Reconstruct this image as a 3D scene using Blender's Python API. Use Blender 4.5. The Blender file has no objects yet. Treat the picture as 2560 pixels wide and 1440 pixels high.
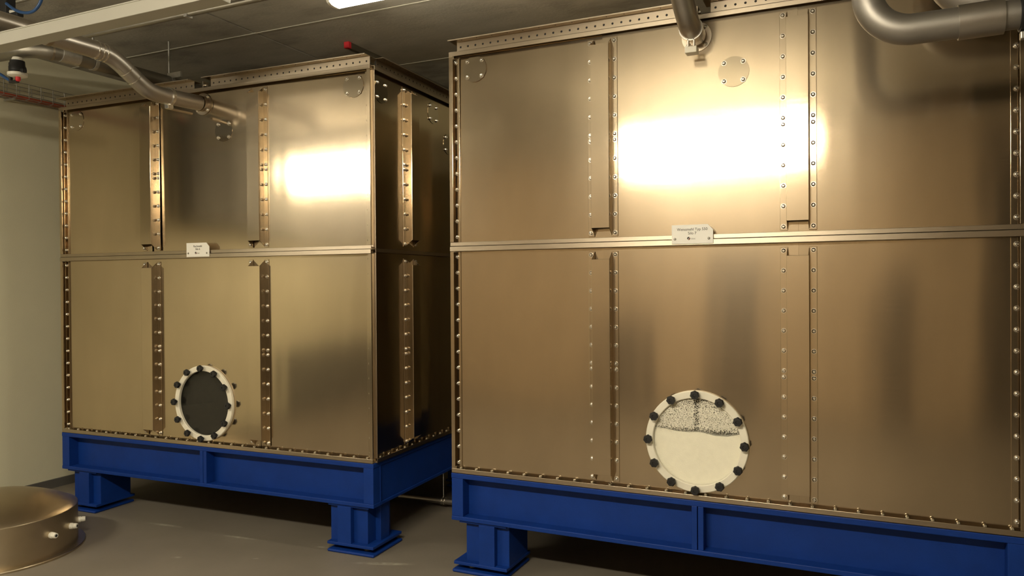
import bpy, bmesh, math, random
from mathutils import Vector, Matrix
random.seed(7)
PI = math.pi
scene = bpy.context.scene
COL = scene.collection

# ------------------------------------------------------------------ camera
cam_data = bpy.data.cameras.new('camera')
cam = bpy.data.objects.new('camera', cam_data)
COL.objects.link(cam)
cam_data.sensor_fit = 'HORIZONTAL'
cam_data.sensor_width = 36.0
cam_data.lens = 26.431
cam_data.clip_start = 0.02
r_ = Vector((0.90770, 0.41957, -0.00681))
u_ = Vector((0.00296, 0.00982, 0.99995))
f_ = Vector((-0.41962, 0.90767, -0.00767))
M = Matrix((r_, u_, -f_)).transposed().to_4x4()
M.translation = Vector((0.0, -3.7388, 1.65))
cam.matrix_world = M
scene.camera = cam

# ------------------------------------------------------------------ world, exposure, light levels
world = bpy.data.worlds.new('world')
scene.world = world
world.use_nodes = True
world.node_tree.nodes['Background'].inputs[0].default_value = (0, 0, 0, 1)
world.node_tree.nodes['Background'].inputs[1].default_value = 0.0
scene.view_settings.view_transform = 'Standard'
scene.view_settings.look = 'None'
scene.view_settings.gamma = 1.0
scene.view_settings.use_curve_mapping = False
scene.view_settings.exposure = 0.0
LAMP_COLOR = (1.0, 0.90, 0.70)
LAMP_NEAR = 22.0      # lamp over the silos, in view
LAMP_ROW = 190.0       # lamps behind the camera

# ------------------------------------------------------------------ materials
MATS = {}
def newmat(name):
    m = bpy.data.materials.new(name); m.use_nodes = True
    nt = m.node_tree
    return m, nt, nt.nodes['Principled BSDF']
def noise(nt, scale, detail=3.0, rough=0.5, stretch=None):
    tc = nt.nodes.new('ShaderNodeTexCoord')
    n = nt.nodes.new('ShaderNodeTexNoise')
    n.inputs['Scale'].default_value = scale
    n.inputs['Detail'].default_value = detail
    n.inputs['Roughness'].default_value = rough
    if stretch:
        mp = nt.nodes.new('ShaderNodeMapping'); mp.inputs['Scale'].default_value = stretch
        nt.links.new(tc.outputs['Object'], mp.inputs['Vector']); nt.links.new(mp.outputs[0], n.inputs['Vector'])
    else:
        nt.links.new(tc.outputs['Object'], n.inputs['Vector'])
    return n
def ramp(nt, src, stops):
    r = nt.nodes.new('ShaderNodeValToRGB')
    while len(r.color_ramp.elements) < len(stops): r.color_ramp.elements.new(0.5)
    for e, (pos, c) in zip(r.color_ramp.elements, stops):
        e.position = pos; e.color = (*c, 1) if len(c) == 3 else c
    nt.links.new(src, r.inputs[0])
    return r
def maprange(nt, src, a, b, c, d):
    m = nt.nodes.new('ShaderNodeMapRange')
    for k, v in zip(('From Min', 'From Max', 'To Min', 'To Max'), (a, b, c, d)): m.inputs[k].default_value = v
    nt.links.new(src, m.inputs['Value'])
    return m.outputs[0]
def bump(nt, bs, src, strength, dist):
    b = nt.nodes.new('ShaderNodeBump'); b.inputs['Strength'].default_value = strength; b.inputs['Distance'].default_value = dist
    nt.links.new(src, b.inputs['Height']); nt.links.new(b.outputs[0], bs.inputs['Normal'])
    return b
def plain(name, col, rough=0.5, metal=0.0, var=0.0, scale=8.0, bmp=0.0, bscale=60.0, spec=0.5, coat=0.0):
    m, nt, bs = newmat(name)
    bs.inputs['Base Color'].default_value = (*col, 1)
    bs.inputs['Roughness'].default_value = rough
    bs.inputs['Metallic'].default_value = metal
    bs.inputs['Specular IOR Level'].default_value = spec
    if coat: bs.inputs['Coat Weight'].default_value = coat
    if var:
        n = noise(nt, scale, 4.0, 0.6)
        r = ramp(nt, n.outputs[0], [(0.3, tuple(c * (1 - var) for c in col)), (0.7, tuple(min(1, c * (1 + var)) for c in col))])
        nt.links.new(r.outputs[0], bs.inputs['Base Color'])
    if bmp:
        n2 = noise(nt, bscale, 3.0); bump(nt, bs, n2.outputs[0], bmp, 0.01)
    MATS[name] = m
    return m
def sheet_steel(name, col, rough, aniso, wave, wide=0.12, wide_rough=0.40, specks=False):
    # brushed sheet: narrow vertical-stretched lobe plus a little wide sheen
    m = bpy.data.materials.new(name); m.use_nodes = True; nt = m.node_tree; nt.nodes.clear()
    out = nt.nodes.new('ShaderNodeOutputMaterial')
    g1 = nt.nodes.new('ShaderNodeBsdfAnisotropic'); g1.distribution = 'BECKMANN'
    g2 = nt.nodes.new('ShaderNodeBsdfAnisotropic'); g2.distribution = 'GGX'
    g1.inputs['Anisotropy'].default_value = aniso; g2.inputs['Anisotropy'].default_value = aniso * 0.8
    g2.inputs['Roughness'].default_value = wide_rough
    t = nt.nodes.new('ShaderNodeCombineXYZ')
    t.inputs[0].default_value = 0.013; t.inputs[1].default_value = 0.017; t.inputs[2].default_value = 1.0
    # handling marks and mill grain
    n = noise(nt, 1.7, 5.0, 0.62, (1.0, 1.0, 0.45))
    r = ramp(nt, n.outputs[0], [(0.32, tuple(c * 0.90 for c in col)), (0.68, tuple(min(1, c * 1.05) for c in col))])
    g = noise(nt, 3.0, 6.0, 0.7, (1.0, 1.0, 40.0))
    rr = maprange(nt, g.outputs[0], 0.3, 0.7, rough * 0.92, rough * 1.08)
    nt.links.new(rr, g1.inputs['Roughness'])
    mx = nt.nodes.new('ShaderNodeMixShader'); mx.inputs[0].default_value = wide
    nt.links.new(g1.outputs[0], mx.inputs[1]); nt.links.new(g2.outputs[0], mx.inputs[2])
    last = mx.outputs[0]
    if specks:
        # stray nicks and flour specks
        tc = nt.nodes.new('ShaderNodeTexCoord'); vo = nt.nodes.new('ShaderNodeTexVoronoi'); vo.inputs['Scale'].default_value = 4.5
        nt.links.new(tc.outputs['Object'], vo.inputs['Vector'])
        fac = maprange(nt, vo.outputs['Distance'], 0.006, 0.013, 0.55, 0.0)
        df = nt.nodes.new('ShaderNodeBsdfDiffuse'); df.inputs[0].default_value = (0.75, 0.68, 0.55, 1)
        m3 = nt.nodes.new('ShaderNodeMixShader'); nt.links.new(fac, m3.inputs[0]); nt.links.new(last, m3.inputs[1]); nt.links.new(df.outputs[0], m3.inputs[2]); last = m3.outputs[0]
    nt.links.new(last, out.inputs[0])
    bp = None
    if wave:
        w = noise(nt, 1.0, 1.5, 0.4, (3.0, 3.0, 0.5))
        bp = nt.nodes.new('ShaderNodeBump'); bp.inputs['Strength'].default_value = wave; bp.inputs['Distance'].default_value = 0.02
        nt.links.new(w.outputs[0], bp.inputs['Height'])
    for q in (g1, g2):
        nt.links.new(r.outputs[0], q.inputs['Color']); nt.links.new(t.outputs[0], q.inputs['Tangent'])
        if bp: nt.links.new(bp.outputs[0], q.inputs['Normal'])
    MATS[name] = m
    return m
sheet_steel('sheet', (0.55, 0.455, 0.33), 0.138, -0.25, 0.30, 0.32, 0.27, True)
sheet_steel('disc_steel', (0.50, 0.43, 0.33), 0.10, -0.2, 0.0, 0.02, 0.4)
sheet_steel('lip', (0.46, 0.39, 0.30), 0.36, -0.2, 0.0, 0.3, 0.5)
plain('steel_pipe', (0.50, 0.47, 0.43), 0.36, 1.0, 0.06, 5.0)
plain('steel_dark', (0.30, 0.28, 0.24), 0.45, 1.0, 0.1, 5.0)
plain('steel_bright', (0.86, 0.83, 0.77), 0.22, 1.0)
plain('pipe_grey', (0.33, 0.31, 0.28), 0.48, 0.9, 0.05, 5.0)
plain('galvanised', (0.52, 0.51, 0.48), 0.42, 0.9, 0.15, 30.0)
plain('drum_steel', (0.50, 0.42, 0.30), 0.34, 1.0, 0.06, 4.0)
plain('blue_paint', (0.0030, 0.030, 0.200), 0.5, 0.0, 0.10, 6.0, 0.05, 120.0, 0.25)
plain('cream', (0.78, 0.74, 0.62), 0.42, 0.0, 0.03, 10.0)
plain('black_plastic', (0.012, 0.012, 0.013), 0.42)
plain('rubber', (0.015, 0.015, 0.016), 0.7)
plain('white_plate', (0.80, 0.78, 0.72), 0.4)
plain('print', (0.05, 0.045, 0.04), 0.6)
plain('print_grey', (0.30, 0.27, 0.23), 0.6)
plain('logo_red', (0.16, 0.05, 0.03), 0.6)
plain('white_plastic', (0.78, 0.76, 0.68), 0.35)
plain('red_plastic', (0.55, 0.02, 0.03), 0.45)
plain('red_cable', (0.42, 0.09, 0.05), 0.5)
plain('blue_hose', (0.02, 0.07, 0.20), 0.4)
plain('flour', (0.93, 0.89, 0.77), 0.9, 0.0, 0.03, 30.0, 0.2, 200.0)
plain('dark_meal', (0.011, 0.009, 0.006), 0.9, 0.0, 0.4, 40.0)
plain('door_brown', (0.10, 0.078, 0.052), 0.6, 0.0, 0.2, 3.0)  # for the added slabs mirrored as dark bands
plain('skirting', (0.10, 0.095, 0.085), 0.5)
plain('door_dark', (0.022, 0.018, 0.013), 0.7, 0.0, 0.2, 3.0)  # for the added dark panel mirrored at the right
plain('trunk_grey', (0.46, 0.45, 0.39), 0.5)
plain('joint_pale', (0.50, 0.49, 0.42), 0.8)
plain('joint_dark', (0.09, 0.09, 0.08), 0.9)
plain('tan_wall', (0.42, 0.33, 0.22), 0.75, 0.0, 0.06, 1.0)
plain('wall_paint', (0.66, 0.63, 0.465), 0.75, 0.0, 0.03, 1.5, 0.08, 150.0)
# concrete ceiling
m, nt, bs = newmat('concrete'); MATS['concrete'] = m
n = noise(nt, 1.6, 6.0, 0.62, (1.0, 2.2, 1.0))
r = ramp(nt, n.outputs[0], [(0.30, (0.25, 0.235, 0.20)), (0.48, (0.40, 0.38, 0.33)), (0.70, (0.48, 0.46, 0.40))])
nt.links.new(r.outputs[0], bs.inputs['Base Color']); bs.inputs['Roughness'].default_value = 0.85
n2 = noise(nt, 40, 4.0); bump(nt, bs, n2.outputs[0], 0.15, 0.01)
# floor: grey sealed screed with flour scuffs
m, nt, bs = newmat('floor_screed'); MATS['floor_screed'] = m
n = noise(nt, 1.3, 6.0, 0.6)
r = ramp(nt, n.outputs[0], [(0.3, (0.150, 0.130, 0.103)), (0.7, (0.195, 0.170, 0.136))])
tc = nt.nodes.new('ShaderNodeTexCoord')
jit = nt.nodes.new('ShaderNodeTexNoise'); jit.inputs['Scale'].default_value = 18.0; jit.inputs['Detail'].default_value = 4.0
nt.links.new(tc.outputs['Object'], jit.inputs['Vector'])
acc = None
for (cx, cy, lx, ly, ang) in [(-4.33, -0.07, 0.13, 0.016, 0.08), (-3.67, -0.055, 0.115, 0.014, 0.10), (-3.757, -0.478, 0.03, 0.013, 0.3),
                              (-3.30, -0.30, 0.02, 0.008, 0.4), (-2.55, -0.06, 0.16, 0.02, 0.35), (-3.05, 0.02, 0.05, 0.01, 0.2)]:
    mp = nt.nodes.new('ShaderNodeMapping'); mp.vector_type = 'TEXTURE'
    mp.inputs['Location'].default_value = (cx, cy, 0); mp.inputs['Rotation'].default_value = (0, 0, ang); mp.inputs['Scale'].default_value = (lx, ly, 1)
    nt.links.new(tc.outputs['Object'], mp.inputs['Vector'])
    ln = nt.nodes.new('ShaderNodeVectorMath'); ln.operation = 'LENGTH'; nt.links.new(mp.outputs[0], ln.inputs[0])
    mk = maprange(nt, ln.outputs['Value'], 0.6, 1.3, 1.0, 0.0)
    if acc is None: acc = mk
    else:
        mx = nt.nodes.new('ShaderNodeMath'); mx.operation = 'MAXIMUM'; nt.links.new(acc, mx.inputs[0]); nt.links.new(mk, mx.inputs[1]); acc = mx.outputs[0]
jm = maprange(nt, jit.outputs[0], 0.35, 0.65, 0.1, 0.75)
mu = nt.nodes.new('ShaderNodeMath'); mu.operation = 'MULTIPLY'; nt.links.new(acc, mu.inputs[0]); nt.links.new(jm, mu.inputs[1])
mix = nt.nodes.new('ShaderNodeMixRGB'); nt.links.new(mu.outputs[0], mix.inputs[0]); nt.links.new(r.outputs[0], mix.inputs[1]); mix.inputs[2].default_value = (0.36, 0.34, 0.27, 1)
nt.links.new(mix.outputs[0], bs.inputs['Base Color'])
bs.inputs['Roughness'].default_value = 0.5
n2 = noise(nt, 30, 4.0); bump(nt, bs, n2.outputs[0], 0.06, 0.01)
# lamp diffusers
def emissive(name, strength):
    m, nt, bs = newmat(name)
    bs.inputs['Base Color'].default_value = (0.9, 0.9, 0.85, 1)
    bs.inputs['Emission Color'].default_value = (*LAMP_COLOR, 1)
    bs.inputs['Emission Strength'].default_value = strength
    MATS[name] = m
emissive('lamp_near', LAMP_NEAR)
emissive('lamp_row', LAMP_ROW)
emissive('lamp_side', LAMP_ROW * 0.62)
# sight glass: clear pane, with flour dust clinging to it above the flour
def sight_glass(name, dusty):
    m = bpy.data.materials.new(name); m.use_nodes = True; nt = m.node_tree; nt.nodes.clear()
    out = nt.nodes.new('ShaderNodeOutputMaterial')
    tr = nt.nodes.new('ShaderNodeBsdfTransparent'); tr.inputs[0].default_value = (0.985, 0.985, 0.97, 1)
    gl = nt.nodes.new('ShaderNodeBsdfGlossy'); gl.inputs['Roughness'].default_value = 0.05
    mx = nt.nodes.new('ShaderNodeMixShader'); mx.inputs[0].default_value = 0.02
    nt.links.new(tr.outputs[0], mx.inputs[1]); nt.links.new(gl.outputs[0], mx.inputs[2])
    df = nt.nodes.new('ShaderNodeBsdfDiffuse'); df.inputs[0].default_value = (0.80, 0.76, 0.64, 1)
    tc = nt.nodes.new('ShaderNodeTexCoord')
    a = nt.nodes.new('ShaderNodeTexNoise'); a.inputs['Scale'].default_value = 230.0 if dusty else 110.0; a.inputs['Detail'].default_value = 3.0; a.inputs['Roughness'].default_value = 0.65
    nt.links.new(tc.outputs['Object'], a.inputs['Vector'])
    if dusty:
        sep = nt.nodes.new('ShaderNodeSeparateXYZ'); nt.links.new(tc.outputs['Object'], sep.inputs[0])
        # clear wiped streak down the middle
        st = nt.nodes.new('ShaderNodeMath'); st.operation = 'SUBTRACT'; nt.links.new(sep.outputs[0], st.inputs[0]); st.inputs[1].default_value = 1.378
        ab = nt.nodes.new('ShaderNodeMath'); ab.operation = 'ABSOLUTE'; nt.links.new(st.outputs[0], ab.inputs[0])
        clear = maprange(nt, ab.outputs[0], 0.008, 0.016, 0.07, 0.0)
        low = maprange(nt, sep.outputs[2], 0.880, 0.925, 0.26, 0.0)
        high = maprange(nt, sep.outputs[2], 1.02, 1.07, 0.0, 0.07)
        th = nt.nodes.new('ShaderNodeMath'); th.operation = 'ADD'; nt.links.new(clear, th.inputs[0]); nt.links.new(low, th.inputs[1])
        th2 = nt.nodes.new('ShaderNodeMath'); th2.operation = 'ADD'; nt.links.new(th.outputs[0], th2.inputs[0]); nt.links.new(high, th2.inputs[1])
        sb = nt.nodes.new('ShaderNodeMath'); sb.operation = 'SUBTRACT'; nt.links.new(a.outputs[0], sb.inputs[0]); nt.links.new(th2.outputs[0], sb.inputs[1])
        fac = maprange(nt, sb.outputs[0], 0.462, 0.492, 0.0, 1.0)
    else:
        fac = maprange(nt, a.outputs[0], 0.70, 0.76, 0.0, 0.2)
    m2 = nt.nodes.new('ShaderNodeMixShader'); nt.links.new(fac, m2.inputs[0])
    nt.links.new(mx.outputs[0], m2.inputs[1]); nt.links.new(df.outputs[0], m2.inputs[2]); nt.links.new(m2.outputs[0], out.inputs[0])
    MATS[name] = m
sight_glass('glass_dusty', True)
sight_glass('glass_clean', False)

# ------------------------------------------------------------------ mesh helpers
class MB:
    def __init__(s): s.v = []; s.f = []
    def add(s, vs, fs):
        o = len(s.v); s.v += [tuple(v) for v in vs]; s.f += [tuple(i + o for i in f) for f in fs]; return s
    def box(s, x0, x1, y0, y1, z0, z1):
        vs = [(x, y, z) for z in (z0, z1) for y in (y0, y1) for x in (x0, x1)]
        return s.add(vs, [(0, 2, 3, 1), (4, 5, 7, 6), (0, 1, 5, 4), (2, 6, 7, 3), (0, 4, 6, 2), (1, 3, 7, 5)])
    def prism(s, poly, axis, a, b):
        # poly of 2D points extruded along axis between a and b
        def P(p, t):
            return {'x': (t, p[0], p[1]), 'y': (p[0], t, p[1]), 'z': (p[0], p[1], t)}[axis]
        n = len(poly)
        vs = [P(p, a) for p in poly] + [P(p, b) for p in poly]
        fs = [tuple(range(n - 1, -1, -1)), tuple(range(n, 2 * n))] + [(i, (i + 1) % n, n + (i + 1) % n, n + i) for i in range(n)]
        return s.add(vs, fs)
    def lathe(s, prof, origin=(0, 0, 0), axis=(0, 0, 1), seg=24, cap0=True, cap1=True, lobes=0, lobe=0.0):
        ax = Vector(axis).normalized()
        t = Vector((1, 0, 0)) if abs(ax.x) < 0.9 else Vector((0, 1, 0))
        e1 = ax.cross(t).normalized(); e2 = ax.cross(e1); o = Vector(origin)
        vs = []
        for (r, h) in prof:
            for k in range(seg):
                a = 2 * PI * k / seg
                rr = r * (1 + lobe * math.cos(lobes * a)) if lobes else r
                vs.append(o + ax * h + e1 * (rr * math.cos(a)) + e2 * (rr * math.sin(a)))
        fs = []
        for i in range(len(prof) - 1):
            for k in range(seg):
                k2 = (k + 1) % seg
                fs.append((i * seg + k, i * seg + k2, (i + 1) * seg + k2, (i + 1) * seg + k))
        if cap0: fs.append(tuple(range(seg - 1, -1, -1)))
        if cap1: fs.append(tuple((len(prof) - 1) * seg + k for k in range(seg)))
        return s.add(vs, fs)
    def tube(s, pts, r, seg=16, caps=True):
        P = [Vector(p) for p in pts]; n = len(P)
        T = [(P[min(i + 1, n - 1)] - P[max(i - 1, 0)]).normalized() for i in range(n)]
        e = T[0].cross(Vector((0, 0, 1)))
        if e.length < 1e-3: e = T[0].cross(Vector((1, 0, 0)))
        e.normalize(); vs = []
        for i in range(n):
            e = (e - T[i] * e.dot(T[i])).normalized(); g = T[i].cross(e)
            rr = r[i] if isinstance(r, (list, tuple)) else r
            for k in range(seg):
                a = 2 * PI * k / seg; vs.append(P[i] + e * (rr * math.cos(a)) + g * (rr * math.sin(a)))
        fs = [(i * seg + k, i * seg + (k + 1) % seg, (i + 1) * seg + (k + 1) % seg, (i + 1) * seg + k) for i in range(n - 1) for k in range(seg)]
        if caps: fs += [tuple(range(seg - 1, -1, -1)), tuple((n - 1) * seg + k for k in range(seg))]
        return s.add(vs, fs)
    def holed(s, x0, x1, z0, z1, cx, cz, r, y0, y1, n=48):
        # rectangular plate in the xz plane with a round hole, from y0 to y1
        angs = [2 * PI * k / n for k in range(n)]
        for (X, Z) in ((x0, z0), (x1, z0), (x1, z1), (x0, z1)): angs.append(math.atan2(Z - cz, X - cx) % (2 * PI))
        angs = sorted(set(round(a, 6) for a in angs)); k = len(angs)
        def edge(a):
            dx, dz = math.cos(a), math.sin(a); t = 1e9
            if dx > 1e-9: t = min(t, (x1 - cx) / dx)
            if dx < -1e-9: t = min(t, (x0 - cx) / dx)
            if dz > 1e-9: t = min(t, (z1 - cz) / dz)
            if dz < -1e-9: t = min(t, (z0 - cz) / dz)
            return cx + dx * t, cz + dz * t
        vs = []
        for y in (y0, y1):
            vs += [(cx + r * math.cos(a), y, cz + r * math.sin(a)) for a in angs]
            vs += [(edge(a)[0], y, edge(a)[1]) for a in angs]
        fs = []
        for i in range(k):
            j = (i + 1) % k
            fs += [(i, j, k + j, k + i), (2 * k + i, 3 * k + i, 3 * k + j, 2 * k + j), (i, 2 * k + i, 2 * k + j, j)]
        return s.add(vs, fs)
    def mesh(s, name, mat, smooth=None):
        me = bpy.data.meshes.new(name); me.from_pydata(s.v, [], s.f); me.update()
        bm = bmesh.new(); bm.from_mesh(me); bmesh.ops.recalc_face_normals(bm, faces=bm.faces); bm.to_mesh(me); bm.free()
        me.materials.append(MATS[mat])
        if smooth:
            me.polygons.foreach_set('use_smooth', [True] * len(me.polygons)); me.set_sharp_from_angle(angle=math.radians(smooth))
        return me
    def build(s, name, mat, parent=None, smooth=None, bevel=None, loc=None):
        return link(name, s.mesh(name, mat, smooth), parent, bevel, loc)
def link(name, me, parent=None, bevel=None, loc=None):
    o = bpy.data.objects.new(name, me); COL.objects.link(o); o.parent = parent
    if loc is not None: o.location = loc
    if bevel:
        b = o.modifiers.new('bevel', 'BEVEL'); b.width = bevel; b.segments = 2; b.limit_method = 'ANGLE'
    return o
def tag(o, label, cat, group=None):
    o['label'] = label; o['category'] = cat
    if group: o['group'] = group
    return o
def thing(name, label, cat, loc=(0, 0, 0), rotz=0.0, group=None):
    o = bpy.data.objects.new(name, None); COL.objects.link(o); o.empty_display_size = 0.1
    o.location = loc; o.rotation_euler = (0, 0, rotz)
    return tag(o, label, cat, group)
def struct(o): o['kind'] = 'structure'; return o
def arc(c, r, a0, a1, u, v, n=10):
    c = Vector(c); u = Vector(u); v = Vector(v)
    return [tuple(c + u * (r * math.cos(a0 + (a1 - a0) * k / n)) + v * (r * math.sin(a0 + (a1 - a0) * k / n))) for k in range(n + 1)]
def text_mesh(body, size, mat, align='CENTER'):
    cu = bpy.data.curves.new('lettering', 'FONT'); cu.body = body; cu.size = size; cu.align_x = align; cu.align_y = 'CENTER'; cu.extrude = 0.0004
    tmp = bpy.data.objects.new('lettering', cu); COL.objects.link(tmp)
    bpy.context.view_layer.update()
    me = bpy.data.meshes.new_from_object(tmp.evaluated_get(bpy.context.evaluated_depsgraph_get()))
    bpy.data.objects.remove(tmp); bpy.data.curves.remove(cu)
    me.materials.clear(); me.materials.append(MATS[mat])
    me.transform(Matrix.Rotation(PI / 2, 4, 'X'))
    return me

# ------------------------------------------------------------------ the room
WX0, WX1, WY0, WY1, CEIL = -5.98, 3.4, -6.0, 2.9, 3.47
struct(MB().box(WX0 - .2, WX1 + .2, WY0 - .2, WY1 + .2, -0.2, 0.0).build('floor', 'floor_screed'))
struct(MB().box(WX0 - .2, WX0, WY0 - .2, WY1 + .2, 0, CEIL).build('wall_left', 'wall_paint'))
struct(MB().box(WX1, WX1 + .2, WY0 - .2, WY1 + .2, 0, CEIL).build('wall_right', 'wall_paint'))
struct(MB().box(WX0, WX1, WY1, WY1 + .2, 0, CEIL).build('wall_back', 'wall_paint'))
struct(MB().box(WX0, WX1, WY0 - .2, WY0, 0, CEIL).build('wall_front', 'tan_wall'))
struct(MB().box(WX0, WX0 + .018, WY0, WY1, 0, 0.07).build('baseboard_left', 'skirting'))
ceiling = struct(MB().box(WX0 - .2, WX1 + .2, WY0 - .2, WY1 + .2, CEIL + .03, CEIL + .2).build('ceiling', 'joint_dark'))
ys = [-6.2, -5.2, -4.07, -2.94, -1.81, -0.68, 0.45, 1.58, 3.1]
xs = [-6.18, -3.97, -0.7, 2.6, 3.6]
for j in range(len(ys) - 1):
    for i in range(len(xs) - 1):
        MB().box(xs[i] + .009, xs[i + 1] - .009, ys[j] + .003, ys[j + 1] - .003, CEIL, CEIL + .04).build('ceiling_slab', 'concrete', ceiling)
for j in range(1, len(ys) - 1):
    MB().box(WX0, WX1, ys[j] - .006, ys[j] + .006, CEIL - .004, CEIL + .012).build('joint_bead', 'joint_pale', ceiling)
d = struct(MB().box(1.2, 3.2, WY0 + .001, WY0 + .05, 0.0, 3.3).build('door_1', 'door_dark', None, None, 0.004))  # unseen dark panel, added to darken the right edge of the steel's reflection
for k in range(5): MB().box(1.24 + k * .39, 1.24 + k * .39 + .37, WY0 + .05, WY0 + .062, 0.03, 3.27).build('door_board', 'door_dark', d, None, 0.003)

for (n, xa, xb, zt) in ((2, -1.72, -1.12, 2.05), (3, 0.12, 0.55, 1.75), (4, -3.2, -2.5, 1.2)):  # brown slabs added out of view to put dark bands in the reflections
    struct(MB().box(xa, xb, WY0 + .001, WY0 + .04, 0.0, zt).build('door_%d' % n, 'door_brown', None, None, 0.004))

struct(MB().box(WX0, WX0 + .03, WY0, -3.4, .07, .85).build('trim_2', 'joint_dark'))  # low dark slab added out of view to darken reflections in the left silo
struct(MB().box(WX0, WX0 + .26, WY0, -1.7, 2.25, CEIL).build('trim_1', 'joint_dark'))  # dark block added out of view to dim the left silo's upper reflections

# ------------------------------------------------------------------ lamps
def lamp(x, y, z, length, mat, label):
    L = length / 2
    t = thing('batten_lamp', label, 'lamp', (x, y, z))
    MB().box(-L, L, -.035, .035, .055, .10).build('housing', 'white_plastic', t, None, 0.004)
    prof = [(-.06, .055)] + [(.06 * math.cos(a), .02 + .035 * 0 - .02 * math.sin(a - PI) * 0 + .035 * math.sin(a)) for a in [PI + PI * k / 10 for k in range(11)]] + [(.06, .055)]
    prof = [(-.065, .055), (-.065, .03), (-.055, .012), (-.035, .002), (0, 0), (.035, .002), (.055, .012), (.065, .03), (.065, .055)]
    MB().prism(prof, 'x', -L + .02, L - .02).build('diffuser', mat, t, 40)
    for s in (-1, 1):
        MB().prism([(p[0] * 1.03, p[1] - .001 if p[1] < .05 else p[1]) for p in prof], 'x', s * (L - .02), s * L).build('end_cap', 'white_plastic', t)
    for s in (-.7, .7):
        MB().lathe([(.006, .10), (.006, CEIL - z)], (s * L, 0, 0), seg=10).build('hanger', 'galvanised', t)
    return t
lamp(-2.08, -0.09, 3.30, 1.55, 'lamp_near', 'long glowing batten lamp hung from the ceiling above the gap between the silos')
lamp(-1.24, -3.4, 2.88, 1.76, 'lamp_row', 'long hung batten lamp whose glare shows on the silo with white flour')
lamp(-4.97, -3.4, 2.88, 1.44, 'lamp_side', 'long hung batten lamp whose glare shows on the silo with the dark window')

# ------------------------------------------------------------------ shared small meshes
bolt_y = MB().lathe([(.0125, 0), (.0125, .0022)], axis=(0, -1, 0), seg=12, cap0=False).lathe([(.0098, .0022), (.0098, .006), (.0078, .0095), (.0045, .0108), (.0038, .0085)], axis=(0, -1, 0), seg=12, cap0=False).mesh('bolt', 'steel_bright', 40)
bolt_x = MB().lathe([(.0125, 0), (.0125, .0022)], axis=(1, 0, 0), seg=12, cap0=False).lathe([(.0098, .0022), (.0098, .006), (.0078, .0095), (.0045, .0108), (.0038, .0085)], axis=(1, 0, 0), seg=12, cap0=False).mesh('bolt', 'steel_bright', 40)
bolt_z = MB().lathe([(.0095, 0), (.0095, .02), (.008, .028), (.004, .031)], axis=(0, 0, 1), seg=10, cap0=False).mesh('bolt', 'steel_bright', 40)
knob_me = MB().lathe([(.009, 0), (.009, .012), (.017, .014), (.0215, .018), (.0215, .030), (.018, .035), (.008, .0355), (.007, .032)], axis=(0, -1, 0), seg=28, lobes=7, lobe=0.07).mesh('knob', 'black_plastic', 35)
def copies(name, me, parent, spots):
    for p in spots: link(name, me, parent, None, p)

# ------------------------------------------------------------------ silo
ZB, ZM, ZT = 0.5665, 1.8545, 2.957
F = 0.035
UP = [2.899 - .0964 * k for k in range(6)] + [1.904 + .0964 * k for k in range(5, -1, -1)]
LO = [1.791 - .0947 * k for k in range(7)] + [0.624 + .0947 * k for k in range(6, -1, -1)]
DEP = 1.90
def hat(parent, c, z0, z1, side, W):
    # folded hat-section stiffener; side False: on the front, True: on the right hand side
    m = MB(); h = .05
    for s in (-1, 1):
        a, b = sorted((c + s * .046, c + s * .081)); m.box(a, b, F - .004, F - .0005, z0, z1)
        a, b = sorted((c + s * .046, c + s * .049))
        m.prism([(F - .002, z0 + .004), (F - h, z0 + .042), (F - h, z1 - .042), (F - .002, z1 - .004)], 'x', a, b)
    m.box(c - .049, c + .049, F - h - .003, F - h, z0 + .042, z1 - .042)
    if side:
        m.v = [(W - .015 + (F - y), x, z) for (x, y, z) in m.v]
    return m.build('stiffener', 'sheet', parent, None, 0.0012)
def rail(parent, a, b, side, W, y=.035):
    # perforated Z rail standing on the top edge
    m = MB(); z0, z1 = 2.957, 3.018; n = int((b - a) / .047); w = (b - a) / n
    for k in range(n):
        m.holed(a + k * w, a + (k + 1) * w, z0, z1, a + (k + .5) * w, 2.989, .0062, y, y + .002, 8)
    m.box(a - (.03 if not side else 0), b, y - .055, y + .062, z1, z1 + .002)
    m.box(a - (.03 if not side else 0), b, y - .057, y - .055, z1 - .004, z1 + .002)
    if side: m.v = [(W + .015 + .0 - yy, xx, z) for (xx, yy, z) in m.v]
    o = m.build('perforated_rail', 'lip', parent)
    hole = MB()
    for k in range(n // 2):
        hole.lathe([(.0035, 0), (.0035, .0006)], (a + (2 * k + 1) * w, y - .03, z1 - .0006), seg=6)
    if side: hole.v = [(W + .015 - yy, xx, z) for (xx, yy, z) in hole.v]
    backing = MB().box(a + .004, b - .004, y + .004, y + .010, z0 + .004, z1 - .012)  # dark strip added behind the holes so they look shaded inside
    if side: backing.v = [(W + .015 - yy, xx, z) for (xx, yy, z) in backing.v]
    backing.build('gasket_strip', 'rubber', o)
    q = hole.build('drain_hole', 'rubber', o); q['kind'] = 'stuff'
    return o
def disc(parent, x, z, y=F, r=.0735):
    d = MB().lathe([(r, -.004), (r, .003)], (x, y - .0005, z), (0, -1, 0), 40).build('cover_disc', 'disc_steel', parent)
    copies('bolt', bolt_y, d, [(x + sx * .045, y - .0035, z + sz * .044) for sx in (-1, 1) for sz in (-1, 1)])
    return d
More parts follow.
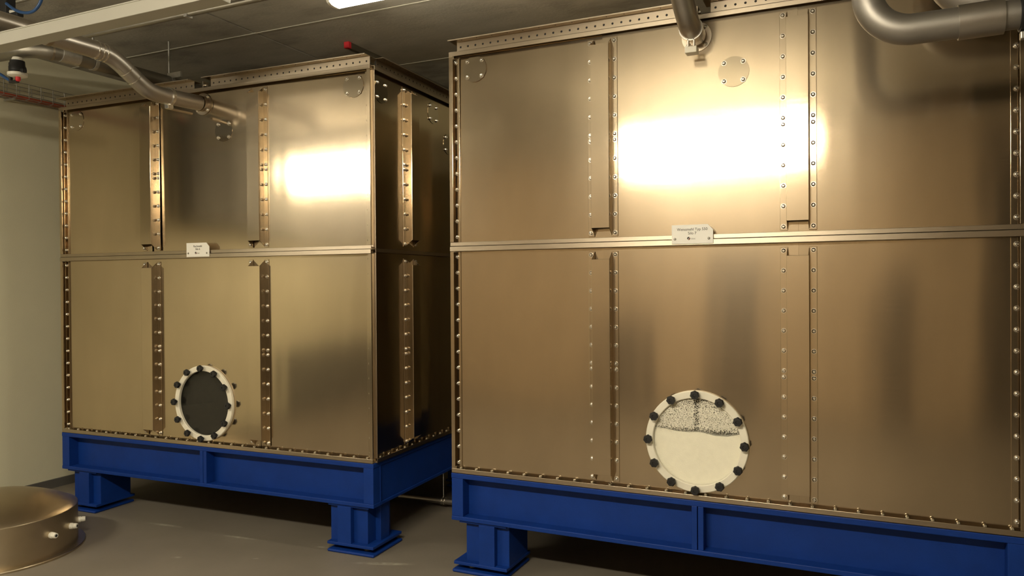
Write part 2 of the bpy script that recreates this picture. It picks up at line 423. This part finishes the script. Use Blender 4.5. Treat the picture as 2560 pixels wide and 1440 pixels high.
def build_silo(loc, rotz, W, label, plate_lines, full, tilt):
    t = thing('silo', label, 'silo', loc, rotz, 'steel flour silos')
    k = W / 2.74
    h1, h2 = .897 * k, 1.851 * k
    cx, cz, wr = 1.374 * k, .853, .224
    # sheets
    segs = [(0.0, h1), (h1, h2), (h2, W)]
    n = 0; plane = []
    for (z0, z1) in ((ZB, ZM), (ZM, ZT)):
        for i, (a, b) in enumerate(segs):
            m = MB()
            if z0 == ZB and i == 1: m.holed(a, b, z0, z1, cx, cz, wr, F, F + .003, 64)
            else: m.box(a, b, F, F + .003, z0, z1)
            mid = ((a + b) / 2, F, (z0 + z1) / 2)
            rec = (b - a) / 2 * abs(math.sin(math.radians(tilt[n][1]))) * .7 + (z1 - z0) / 2 * abs(math.sin(math.radians(tilt[n][0]))) * .7
            m.v = [(x - mid[0], y - mid[1], z - mid[2]) for (x, y, z) in m.v]
            o = m.build('sheet', 'sheet', t, None, None, (mid[0], mid[1] + rec, mid[2]))
            o.rotation_euler = (math.radians(tilt[n][0]), 0, math.radians(tilt[n][1])); n += 1
            plane.append((mid[0], F + rec, math.tan(math.radians(tilt[n - 1][1]))))
        for (a, b) in ((.03, .95), (.95, DEP)):
            MB().box(W - .018, W - .015, a, b, z0, z1).build('sheet', 'sheet', t)
            MB().box(.015, .018, a, b, z0, z1).build('sheet', 'sheet', t)
        MB().box(.0, W, DEP, DEP + .003, z0, z1).build('sheet', 'sheet', t)
    MB().box(.02, W - .02, F + .004, DEP, ZT - .02, ZT - .017).build('roof_sheet', 'sheet', t)
    MB().box(.02, W - .02, F + .004, DEP, ZB, ZB + .003).build('floor_sheet', 'sheet', t)
    # outward flanges with folded lips, front and right
    top = MB().box(0, W, .0, F, ZT - .004, ZT).box(0, W, 0, .003, ZT - .025, ZT).build('top_flange', 'lip', t, None, 0.0012)
    mid_ = MB().box(0, W, 0, F, ZM - .004, ZM).box(0, W, -.003, .0, ZM - .027, ZM).build('middle_flange', 'lip', t, None, 0.0016)
    MB().box(0, W, 0.002, F, ZM + .001, ZM + .005).box(0, W, .002, .005, ZM + .001, ZM + .024).build('middle_flange', 'lip', t, None, 0.0016)
    bot = MB().box(0, W, 0, F, ZB, ZB + .004).box(0, W, 0, .003, ZB, ZB + .026).build('bottom_flange', 'lip', t, None, 0.0012)
    nb = int((W - .08) / .0955)
    copies('bolt', bolt_z, bot, [(.05 + (W - .1) * q / nb, .019, ZB + .004) for q in range(nb + 1)])
    for (z0, z1, zz) in ((ZB + .027, ZM - .028, LO), (ZM + .025, ZT - .026, UP)):
        for s in (0, 1):
            X = (lambda v: v) if s == 0 else (lambda v: W - v)
            a, b = sorted((X(0), X(.022))); c, e = sorted((X(.0), X(.003))); g, hh = sorted((X(.010), X(.051)))
            cf = MB().box(a, b, 0.0005, .0035, z0, z1).box(c, e, .0035, F, z0, z1).box(g, hh, F - .006, F - .001, z0, z1).build('corner_flange', 'sheet', t, None, 0.001)
            st = (z1 - z0 - .06) / (len(zz) - 1)
            copies('bolt', bolt_y, cf, [(X(.030), F - .006, z1 - .03 - st * q) for q in range(len(zz))])
    # right hand side flanges
    sx = W + .015
    for (za, zb) in ((ZT - .025, ZT), (ZM - .018, ZM + .004), (ZB, ZB + .026)):
        zf = za if za == ZB else zb - .004
        MB().box(sx - .003, sx, .03, DEP, za, zb).box(W - .016, sx, .03, DEP, zf, zf + .004).build('side_flange', 'lip', t, None, 0.001)
    for (z0, z1) in ((ZB + .027, ZM - .02), (ZM + .005, ZT - .026)):
        MB().box(sx - .003, sx, .03, .034, z0, z1).box(W - .016, sx - .003, .030, .033, z0, z1).build('side_corner_flange', 'lip', t, None, 0.0008)
    bs_ = MB().box(W - .015, W - .011, .034, DEP - .03, ZB + .004, ZB + .008).build('side_bolt_strip', 'lip', t)
    copies('bolt', bolt_z, bs_, [(W + .002, .08 + .0955 * q, ZB + .004) for q in range(19)])
    # stiffeners
    for (z0, z1, zz) in ((.605, 1.808, LO), (1.886, 2.918, UP)):
        for c in (h1, h2):
            o = hat(t, c, z0, z1, False, W)
            copies('bolt', bolt_y, o, [(c + s * .066, F - .004, z) for s in (-1, 1) for z in zz])
        for c in (.475, 1.425):
            o = hat(t, c, z0, z1, True, W)
            if c < 1: copies('bolt', bolt_x, o, [(W - .015 + .004, c + s * .066, z) for s in (-1, 1) for z in zz])
    # blind covers
    for x, z in ((.146, 2.855), (1.56 * k, 2.665), (W - .146, 2.855)):
        pm = plane[3 + (x > h1) + (x > h2)]
        disc(t, x, z, pm[1] + (x - pm[0]) * pm[2])
    for y, z in ((.145, 2.83), (.805, 2.83), (1.03, 2.65)):
        d = MB().lathe([(.0735, 0), (.0735, .003)], (W - .015, y, z), (1, 0, 0), 40).build('cover_disc', 'disc_steel', t)
        copies('bolt', bolt_x, d, [(W - .012, y + a * .045, z + b * .044) for a in (-1, 1) for b in (-1, 1)])
    # rails on the top edge and the lug between them
    rail(t, .035, 1.306 * k, False, W); rail(t, 1.452 * k, W - .02, False, W); rail(t, .10, DEP - .1, True, W)
    lug = MB().box(1.384 * k, 1.390 * k, .03, .075, ZT, 3.008).build('lug', 'lip', t)
    MB().lathe([(.009, 0), (.009, .03)], (1.372 * k, .05, 2.983), (1, 0, 0), 6).build('bolt', 'steel_bright', lug)
    # inspection window
    ring = MB()
    seg = 72
    ring.lathe([(.216, .0), (.216, .017), (.219, .020), (.249, .020), (.2525, .016), (.2525, .0)], (cx, F - .001, cz), (0, -1, 0), seg, False, False)
    ring = ring.build('window_ring', 'cream', t, 35)
    copies('knob', knob_me, ring, [(cx + .2355 * math.sin(2 * PI * q / 12), F - .021, cz + .2355 * math.cos(2 * PI * q / 12)) for q in range(12)])
    MB().lathe([(.2165, 0), (.2165, .004)], (cx, F - .002, cz), (0, -1, 0), seg).build('window_glass', 'glass_dusty' if full else 'glass_clean', t)
    # name plate on the middle flange
    p0, p1, z0, z1 = 1.265 * k, 1.466 * k, 1.834, 1.927
    np_ = MB().prism([(p0, z0), (p1, z0), (p1, z1 - .026), (p1 - .025, z1), (p0, z1)], 'y', -.009, -.005).build('name_plate', 'white_plate', t)
    for X in (p0 + .016, p1 - .02):
        MB().lathe([(.0065, 0), (.0065, .001), (.003, .0025)], (X, -.009, z0 + .024), (0, -1, 0), 12).build('screw', 'steel_dark', np_)
    pc = (p0 + p1) / 2
    for body, size, dx, dz in ((plate_lines[0], .0185, .0, .070), (plate_lines[1], .0185, 0, .051)):
        link('lettering', text_mesh(body, size, 'print'), np_, None, (pc + dx, -.0096, z0 + dz))
    link('lettering', text_mesh('ittec', .0125, 'print_grey', 'LEFT'), np_, None, (pc - .006, -.0096, z0 + .0245))
    # emblem: dark ball with a pale swoosh
    lx, lz, lr = pc - .017, z0 + .026, .0078
    up = [(lx + lr * math.cos(a), lz + lr * math.sin(a)) for a in [math.radians(60 + 165 * q / 14) for q in range(15)]]
    MB().prism(up + [(lx - .001, lz - .001)], 'y', -.0096, -.009).build('emblem', 'print', np_)
    dn = [(lx + lr * math.cos(a), lz + lr * math.sin(a)) for a in [math.radians(-115 + 140 * q / 14) for q in range(15)]]
    MB().prism(dn + [(lx + .002, lz + .003), (lx + .001, lz - .001)], 'y', -.0096, -.009).build('emblem', 'logo_red', np_)
    # inlet flange
    ix, iz = 1.384 * k, 2.856
    fl = MB().lathe([(.050, 0), (.050, .004), (.073, .004), (.073, -.002)], (ix, F - .002, iz), (0, -1, 0), 40, False, False).lathe([(.0505, 0), (.0505, .03)], (ix, F - .002, iz), (0, -1, 0), 32, False, False).build('inlet_flange', 'lip', t, 35)
    copies('bolt', bolt_y, fl, [(ix + a * .043, F - .006, iz + b * .043) for a in (-1, 1) for b in (-1, 1)])
    return t, k

def build_frame(loc, rotz, W, label):
    t = thing('support_frame', label, 'steel frame', loc, rotz, 'blue silo support frames')
    z0, z1 = 0.297, 0.5655; g = .075
    half = W * .5045
    # front and rear channel beams
    for (ya, s) in ((0.0, 1), (DEP, -1)):
        y = lambda v: ya + s * v
        b = MB()
        for (p, q, r, u) in ((0, .09, z1 - .029, z1), (0, .09, z0, z0 + .024), (g, g + .012, z0 + .02, z1 - .02)):
            a, c = sorted((y(p), y(q))); b.box(-.004, W + .004, a, c, r, u)
        bo = b.build('beam', 'blue_paint', t, None, 0.003)
        for (xa, xb) in ((-.002, .070), (half - .029, half - .002), (half + .002, half + .029), (W - .068, W + .002)):
            a, c = sorted((y(.002), y(g))); MB().box(xa, xb, a, c, z0 + .024, z1 - .029).build('rib', 'blue_paint', bo, None, 0.002)
    # side channel beams, flat web outwards
    for (xa, s) in ((0.0, 1), (W, -1)):
        b = MB()
        for (p, q, r, u) in ((-.002, .09, z1 - .026, z1 - .0005), (-.002, .09, z0 + .0005, z0 + .02), (.006, .018, z0 + .015, z1 - .02)):
            a, c = sorted((xa + s * p, xa + s * q)); b.box(a, c, .09, DEP - .09, r, u)
        b.build('side_beam', 'blue_paint', t, None, 0.003)
    # legs
    for fx in (0, 1):
        for fy in (0, 1):
            X = (lambda v: v) if fx == 0 else (lambda v: W - v)
            Y = (lambda v: v) if fy == 0 else (lambda v: DEP - v)
            def bx(m, a, b, c, d, e, f):
                p, q = sorted((X(a), X(b))); r, u = sorted((Y(c), Y(d))); m.box(p, q, r, u, e, f)
            m = MB(); bx(m, .068, .338, .045, .30, .06, z0 - .012); bx(m, .04, .335, .012, .32, z0 - .013, z0 - .001)
            leg = m.build('leg', 'blue_paint', t, None, 0.003)
            for (a, b, c, d) in ((.166, .264, .008, .045), (.166, .264, .30, .322), (.03, .068, .13, .228)):
                m = MB(); bx(m, a, b, c, d, .06, z0 - .012); m.build('leg_flange', 'blue_paint', leg, None, 0.002)
            m = MB(); bx(m, .006, .340, .006, .335, .044, .062); m.build('head_plate', 'blue_paint', leg, None, 0.003)
            m = MB(); bx(m, -.002, .336, -.002, .334, 0.0, .018); m.build('foot_plate', 'blue_paint', leg, None, 0.008)
            MB().lathe([(.045, .018), (.045, .026), (.03, .028), (.03, .044)], (X(.17), Y(.17), 0), seg=20).build('bearing_pad', 'steel_dark', leg, 35)
            MB().lathe([(.022, .018), (.022, .044)], (X(.09), Y(.075), 0), seg=16).build('levelling_bolt', 'steel_dark', leg, 35)
    return t

WR, WL, AL = 2.746, 2.697, 0.0347
RLOC = (-2.1149, 0, 0)
ca, sa = math.cos(AL), math.sin(AL)
LLOC = (-2.6498 - WL * ca, -0.0126 - WL * sa, 0)
silo_r, kr = build_silo(RLOC, 0, WR, 'stainless steel panel silo with white flour behind its round window', ('Weissmehl Typ 550', 'Silo 7'), True,
                    [(0, .3), (0, 0), (0, -.2), (-.4, .3), (0, 0), (0, -.3)])
silo_l, kl = build_silo(LLOC, AL, WL, 'stainless steel panel silo with a dark round window beside the pale wall', ('Ruchmehl', 'Silo 6'), False,
                    [(0, .2), (0, 0), (.2, .3), (0, 0), (.3, -.3), (0, 1.0)])
build_frame(RLOC, 0, WR, 'blue painted steel frame on legs under the silo with white flour')
build_frame(LLOC, AL, WL, 'blue painted steel frame on legs under the silo with the dark window')

# flour and a dark fill seen through the windows
cx, cz = 1.374 * kr, .853
pts = [(-.30, .058), (-.21, .055), (-.15, .050), (-.10, .042), (-.04, .041), (0.0, .045), (.03, .044), (.09, .032), (.15, .033), (.21, .048), (.30, .05)]
poly = [(cx - .30, ZB + .005), (cx + .30, ZB + .005)] + [(cx + a, cz + b) for (a, b) in reversed(pts)]
fl = MB()
fl.prism(poly, 'y', F + .0045, .6)
fo = fl.build('flour', 'flour'); fo.location = RLOC; fo['kind'] = 'stuff'
tag(fo, 'white flour heaped behind the round sight window', 'flour')
cx = 1.374 * kl
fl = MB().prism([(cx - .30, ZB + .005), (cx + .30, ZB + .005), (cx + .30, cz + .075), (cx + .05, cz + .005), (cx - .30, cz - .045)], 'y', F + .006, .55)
fl.prism([(cx - .30, cz - .05), (cx + .05, cz), (cx + .30, cz + .07), (cx + .30, cz + .34), (cx - .30, cz + .34)], 'y', F + .03, .55)  # dark mass added above as well, to keep the window's interior dark
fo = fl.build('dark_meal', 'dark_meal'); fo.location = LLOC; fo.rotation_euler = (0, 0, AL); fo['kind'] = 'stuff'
tag(fo, 'dark meal inside the silo with the dark window', 'meal')

# ------------------------------------------------------------------ pipes
PR = .051
def ring_at(p, axis, r, w, name, mat, parent):
    return MB().lathe([(PR, -w), (r, -w), (r, w), (PR, w)], p, axis, 28, False, False).build(name, mat, parent, 35)
# inlet pipe of the right silo: from the ceiling, down and back into the port
px, pz = RLOC[0] + 1.384 * kr, 2.856
t = thing('inlet_pipe', 'steel inlet pipe bending down into the silo with white flour', 'pipe', (px, -.10, pz))
path = [(-.055, -.72, 3.44 - pz), (-.045, -.50, .42), (-.035, -.34, .27)] + [(-.02, -.26, .185), (-.008, -.17, .095), (-.002, -.115, .042), (0, -.075, .016), (0, -.03, .002), (0, .0, 0)]
def smooth_path(P, n=5):
    out = []
    Q = [Vector(p) for p in P]
    for i in range(len(Q) - 1):
        p0, p1, p2, p3 = Q[max(i - 1, 0)], Q[i], Q[i + 1], Q[min(i + 2, len(Q) - 1)]
        for k in range(n):
            u = k / n
            out.append(tuple(0.5 * ((2 * p1) + (p2 - p0) * u + (2 * p0 - 5 * p1 + 4 * p2 - p3) * u * u + (3 * p1 - p0 - 3 * p2 + p3) * u ** 3)))
    out.append(tuple(Q[-1])); return out
MB().tube(smooth_path(path), PR, 32).build('pipe_run', 'steel_pipe', t, 40)
MB().tube([(0, .0, 0), (0, .105, 0)], PR * .98, 32).build('stub', 'steel_bright', t, 40)
cl = ring_at((0, .0, 0), (0, 1, 0), PR + .006, .012, 'clamp_ring', 'steel_bright', t)
for s in (-1, 1): MB().box(s * .014 - .003, s * .014 + .003, -.012, .014, -PR - .035, -PR + .002).build('clamp_lug', 'steel_bright', cl, None, 0.001)
MB().box(-.03, .026, -.008, .05, -PR - .062, -PR - .032).build('clamp_block', 'cream', cl, None, 0.003)
# inlet pipe of the left silo
dx = 1.384 * kl
lx, ly = LLOC[0] + dx * ca - F * sa, LLOC[1] + dx * sa
t = thing('inlet_pipe', 'steel inlet pipe with an S bend into the silo with the dark window', 'pipe', (lx, ly, 2.856))
path = [(-.01, -1.35, .150), (-.01, -1.0, .150), (-.008, -.76, .150), (-.006, -.665, .142), (-.004, -.58, .105), (-.002, -.47, .035), (0, -.39, -.005), (0, -.30, -.014), (0, -.24, -.010)]
MB().tube(smooth_path(path), PR, 32).build('pipe_run', 'steel_pipe', t, 40)
MB().tube([(0, -.24, -.010), (0, -.10, -.004), (0, -.004, 0)], PR * .98, 32).build('stub', 'steel_pipe', t, 40)
cl = ring_at((0, -.24, -.010), (0, 1, .03), PR + .006, .010, 'clamp_ring', 'steel_bright', t)
MB().box(-.016, .016, -.262, -.222, -.010 - PR - .028, -.010 - PR + .002).build('clamp_lug', 'steel_bright', cl, None, 0.001)
MB().lathe([(.009, 0), (.009, .17)], (-.012, -.22, -.066 - .016), (0, 1, .02), 12).build('rod', 'lip', cl, 35)
ring_at((-.010, -1.02, .15), (0, 1, 0), PR + .004, .012, 'clamp_ring', 'lip', t)
for yy in (-.745, -.715, -.69): ring_at((-.007, yy, .150 if yy < -.72 else .146), (0, 1, -.06), PR + .003, .004, 'bead', 'steel_bright', t)
for yy, zz in ((-.545, .083), (-.49, .047)): ring_at((-.003, yy, zz), (0, 1, -.68), PR + .0015, .0025, 'bead', 'steel_bright', t)
# overhead transport pipe towards the back wall
t = thing('transport_pipe', 'dark steel transport pipe running over the silo with the dark window', 'pipe', (-4.72, -.62, 3.16))
run = [(-.75, -.09, 0), (-.40, -.07, 0), (-.17, -.05, 0)] + [(-.06, .0, 0), (-.01, .08, 0), (0, .2, 0), (.01, .5, 0), (.03, 1.0, 0), (.05, 3.5, 0)]
MB().tube(smooth_path(run), PR, 28).build('pipe_run', 'steel_dark', t, 40)
ring_at((-.02, .06, 0), (.25, 1, 0), PR + .004, .006, 'clamp_ring', 'lip', t)
MB().tube([(0.0, .10, 0), (.004, .22, 0)], PR + .004, 28).build('sleeve', 'galvanised', t, 40)
ring_at((.008, .33, 0), (0, 1, 0), PR + .005, .012, 'clamp_ring', 'galvanised', t)
ring_at((.03, .93, 0), (0, 1, 0), PR + .005, .012, 'clamp_ring', 'galvanised', t)
MB().box(.02, .16, .92, .935, .03, .07).build('bracket', 'galvanised', t)
MB().lathe([(.006, PR), (.006, CEIL - 3.16)], (.008, .33, 0), seg=10).build('hanger', 'galvanised', t)
MB().lathe([(.006, PR), (.006, CEIL - 3.16)], (.03, .93, 0), seg=10).build('hanger', 'galvanised', t)
# big grey pipe at the right
t = thing('conveying_pipe', 'grey pipe with a wide bend hanging before the silo with white flour', 'pipe', (.03, -.62, 2.565))
R = .15; PB = .055
run = [(-.02, -.02, CEIL - 2.565 - .01), (-.012, -.01, .45), (0, 0, R + .03)] + arc((R, 0, R), R, PI, 1.5 * PI, (1, 0, 0), (0, 0, 1), 14) + [(R + .146, 0, .001)]
MB().tube(run, PB, 32).build('pipe_run', 'pipe_grey', t, 40)
MB().tube([(.292, 0, .001), (.43, 0, .004)], PB + .006, 32).build('coupling', 'steel_pipe', t, 40)
MB().tube([(.43, 0, .004), (.475, 0, .005)], PB - .004, 32).build('spigot', 'pipe_grey', t, 40)
MB().tube([(.475, 0, .005), (.60, 0, .008), (1.5, 0, .02), (3.37, 0, .03)], PB - .001, 28).build('hose', 'rubber', t, 40)
hb = MB().lathe([(PB, -.012), (PB + .007, -.012), (PB + .007, .012), (PB, .012)], (.49, 0, .005), (1, 0, 0), 28, False, False).build('hose_clamp', 'black_plastic', t, 35)
MB().box(.478, .502, -.014, .014, -PB - .03, -PB - .004).build('clamp_screw', 'galvanised', hb, None, 0.003)
t = thing('riser_pipe', 'grey bent riser pipe behind the wide pipe bend', 'pipe', (.33, -.25, 2.76))
MB().tube([(-.02, 0, CEIL - 2.77), (-.02, 0, .25)] + arc((.16, 0, .16), .18, PI, 1.4 * PI, (1, 0, 0), (0, 0, 1), 10) + [(.36, 0, -.03), (3.0, 0, -.02)], .075, 28).build('pipe_run', 'pipe_grey', t, 40)
ringm = MB().lathe([(.075, -.006), (.080, -.006), (.080, .006), (.075, .006)], (-.02, 0, .19), (0, 0, 1), 28, False, False).build('bead', 'lip', t, 35)
# floor pipe behind the silos
t = thing('floor_pipe', 'thin steel pipe with a wire clamp low on the floor between the silos', 'pipe', (-2.9, 1.02, .055))
MB().tube([(-2.6, -.12, 0), (0, 0, 0), (2.5, .1, 0)], .022, 16).build('pipe_run', 'steel_pipe', t, 40)
for s in (-.012, .012):
    MB().lathe([(.022, -.004), (.028, -.004), (.028, .004), (.022, .004)], (.135 + s, .005, 0), (1, 0, 0), 20, False, False).build('clamp_ring', 'steel_bright', t, 35)
MB().lathe([(.0025, 0), (.0025, .2)], (.135, .005, .026), seg=8).build('wire', 'steel_bright', t)
for s in (-2.2, 1.2): MB().box(s - .02, s + .02, -.1 if s < 0 else .02, -.06 if s < 0 else .07, -.055, -.015).build('pipe_rest', 'galvanised', t)

# ------------------------------------------------------------------ overhead services, left
t = thing('cable_trunking', 'long grey cable trunking hung below the ceiling', 'cable duct', (WX0, -1.36, 2.87))
MB().box(.68, 3.5, 0, .09, 0, .060).build('channel', 'trunk_grey', t, None, 0.003)
MB().box(.68, 3.5, -.003, .06, .058, .064).build('lid', 'trunk_grey', t)
for x in (1.3, 3.2): MB().lathe([(.005, .062), (.005, CEIL - 2.87)], (x, .05, 0), seg=8).build('hanger', 'galvanised', t)
MB().box(1.56, 1.575, -.004, .0, -.004, .018).build('clip', 'galvanised', t)
t = thing('conduit', 'thin dark conduit running along behind the cable trunking', 'conduit', (WX0, -.50, 3.245))
MB().lathe([(.017, .6), (.017, 4.6)], (0, 0, 0), (1, 0, 0), 16).build('tube', 'steel_dark', t, 35)
for x in (2.39, 3.4): MB().box(x - .012, x + .012, -.022, .022, -.022, CEIL - 3.245).build('clip', 'galvanised', t)
t = thing('mounting_rail', 'dark strut rail with a red end cap under the concrete ceiling', 'rail', (-3.50, .92, 3.425))
MB().box(-.02, .02, 0, 1.9, 0, .045).build('channel', 'steel_dark', t, None, 0.002)
MB().box(-.023, .023, -.03, .004, -.003, .044).build('end_cap', 'red_plastic', t, None, 0.003)
# wire cable tray on the left wall
t = thing('cable_tray', 'wire mesh cable tray along the top of the left wall', 'cable tray', (WX0 + .012, -1.62, 3.09))
rung = MB().tube([(.012, 0, .115), (.012, 0, 0), (.13, 0, 0), (.13, 0, .115)], .0028, 8).mesh('rung', 'galvanised', 40)
copies('rung', rung, t, [(0, .095 * q, 0) for q in range(38)])
for (x, z) in ((.012, .115), (.012, .055), (.012, 0), (.05, -.004), (.09, -.004), (.13, 0), (.13, .055), (.13, .115)):
    MB().tube([(x, -.02, z), (x, 3.57, z)], .0026, 8).build('wire', 'galvanised', t, 40)
for q in range(3): MB().box(0, .13, .4 + 1.1 * q, .412 + 1.1 * q, -.02, -.008).build('bracket', 'galvanised', t)
for q, (x, z, rr) in enumerate(((.045, .014, .009), (.072, .018, .012), (.105, .015, .010))):
    tag(MB().tube([(WX0 + x, -1.62 + q * .03, 3.09 + z), (WX0 + x + .008, -.5, 3.09 + z), (WX0 + x, .6, 3.09 + z), (WX0 + x, 1.9, 3.09 + z)], rr, 12).build('cable', 'red_cable', None, 40),
        ('red cable in the wire tray on the side against the wall', 'red cable in the middle of the wire tray, the thickest', 'red cable on the open outer side of the wire tray')[q], 'cable', 'red cables in the wire tray')
# diverter valve under the transport pipe
t = thing('pinch_valve', 'black valve with white collar and red tip below the transport pipe', 'valve', (-4.865, -.70, 2.958))
MB().lathe([(.022, .118), (.026, .108), (.024, .098)], seg=20).build('collar', 'white_plastic', t, 35)
MB().lathe([(.034, .10), (.036, .075), (.040, .068), (.040, .045), (.033, .04)], seg=24).build('body', 'black_plastic', t, 35)
MB().lathe([(.034, .04), (.046, .036), (.046, .022), (.03, .016)], seg=24).build('lower_collar', 'white_plastic', t, 35)
MB().lathe([(.012, .016), (.012, 0), (.007, -.006)], (.004, 0, 0), seg=12).build('tip', 'red_plastic', t, 35)
MB().box(-.062, -.050, -.008, .008, -.01, .10).build('lever', 'black_plastic', t, None, 0.002)
MB().box(-.055, -.0, -.01, .01, -.012, .002).build('lever_foot', 'black_plastic', t, None, 0.002)
MB().box(.034, .060, -.012, .012, .034, .052).build('port', 'black_plastic', t, None, 0.002)
t_ = bpy.data.objects['pinch_valve']; t_.scale = (1.22, 1.22, 1.22)
t = thing('air_valve', 'black air valve block above the cable trunking', 'valve', (-4.60, -.9, 3.26))
MB().box(-.09, .0, -.03, .03, 0, .14).build('body', 'black_plastic', t, None, 0.004)
MB().box(-.01, .09, -.02, .02, -.015, .012).build('arm', 'black_plastic', t, None, 0.004)
MB().lathe([(.012, 0), (.012, .11)], (-.02, .0, .03), (1, 0, -.2), 14).build('barrel', 'white_plastic', t, 35)
MB().box(-.07, -.02, -.02, .02, .14, CEIL - 3.26).build('bracket', 'galvanised', t)
tag(MB().tube(smooth_path([(-4.592, -.93, 3.325), (-4.53, -.93, 3.285), (-4.46, -.93, 3.253), (-4.38, -.93, 3.238), (-4.32, -.93, 3.25), (-4.275, -.93, 3.29), (-4.27, -.93, 3.34), (-4.29, -.93, 3.40), (-4.33, -.92, 3.455)]), .009, 12).build('air_hose', 'blue_hose', None, 40),
    'blue air hose looping from the black valve block', 'hose')
tag(MB().tube(smooth_path([(-5.30, -.66, 3.02), (-5.2, -.66, 3.05), (-5.12, -.66, 3.04), (-5.06, -.66, 3.01), (-5.0, -.66, 2.98)]), .010, 12).build('air_hose', 'blue_hose', None, 40),
    'blue air hose at the lever of the black valve with the red tip', 'hose')

# ------------------------------------------------------------------ steel drum, lower left
t = thing('steel_drum', 'low round steel drum with a domed top and white cable glands', 'drum', (-4.884, -.864, 0))
MB().lathe([(.452, .012), (.452, .25)], seg=96, cap0=False, cap1=False).build('body', 'drum_steel', t, 40)
dome = [(.452, .25), (.447, .256)] + [(.447 * math.cos(a), .256 + .118 * math.sin(a)) for a in [PI / 2 * q / 14 for q in range(1, 14)]] + [(.012, .374)]
dome = [(.452, .25), (.448, .255)] + [(.448 - .44 * q / 14, .255 + .12 * (1 - (1 - q / 14) ** 2.0)) for q in range(1, 15)]
MB().lathe(dome, seg=96, cap0=False).build('dome', 'drum_steel', t, 40)
MB().lathe([(.452, .014), (.492, .014), (.495, .010), (.495, 0), (.452, 0)], seg=96, cap0=False, cap1=False).build('base_flange', 'drum_steel', t, 35)
for (ang, z) in ((.14, .142), (.52, .142), (.95, .125)):
    ax = Vector((math.cos(ang), math.sin(ang), 0)); o = ax * .452 + Vector((0, 0, z))
    g = MB().lathe([(.019, -.005), (.019, .014), (.016, .016), (.016, .022), (.0175, .024), (.015, .040), (.008, .041), (.008, .02)], o, ax, 6 if False else 16, False, True).build('cable_gland', 'white_plastic', t, 35)
    MB().lathe([(.0085, .0405), (.0085, .042)], o, ax, 12).build('bung', 'rubber', g)
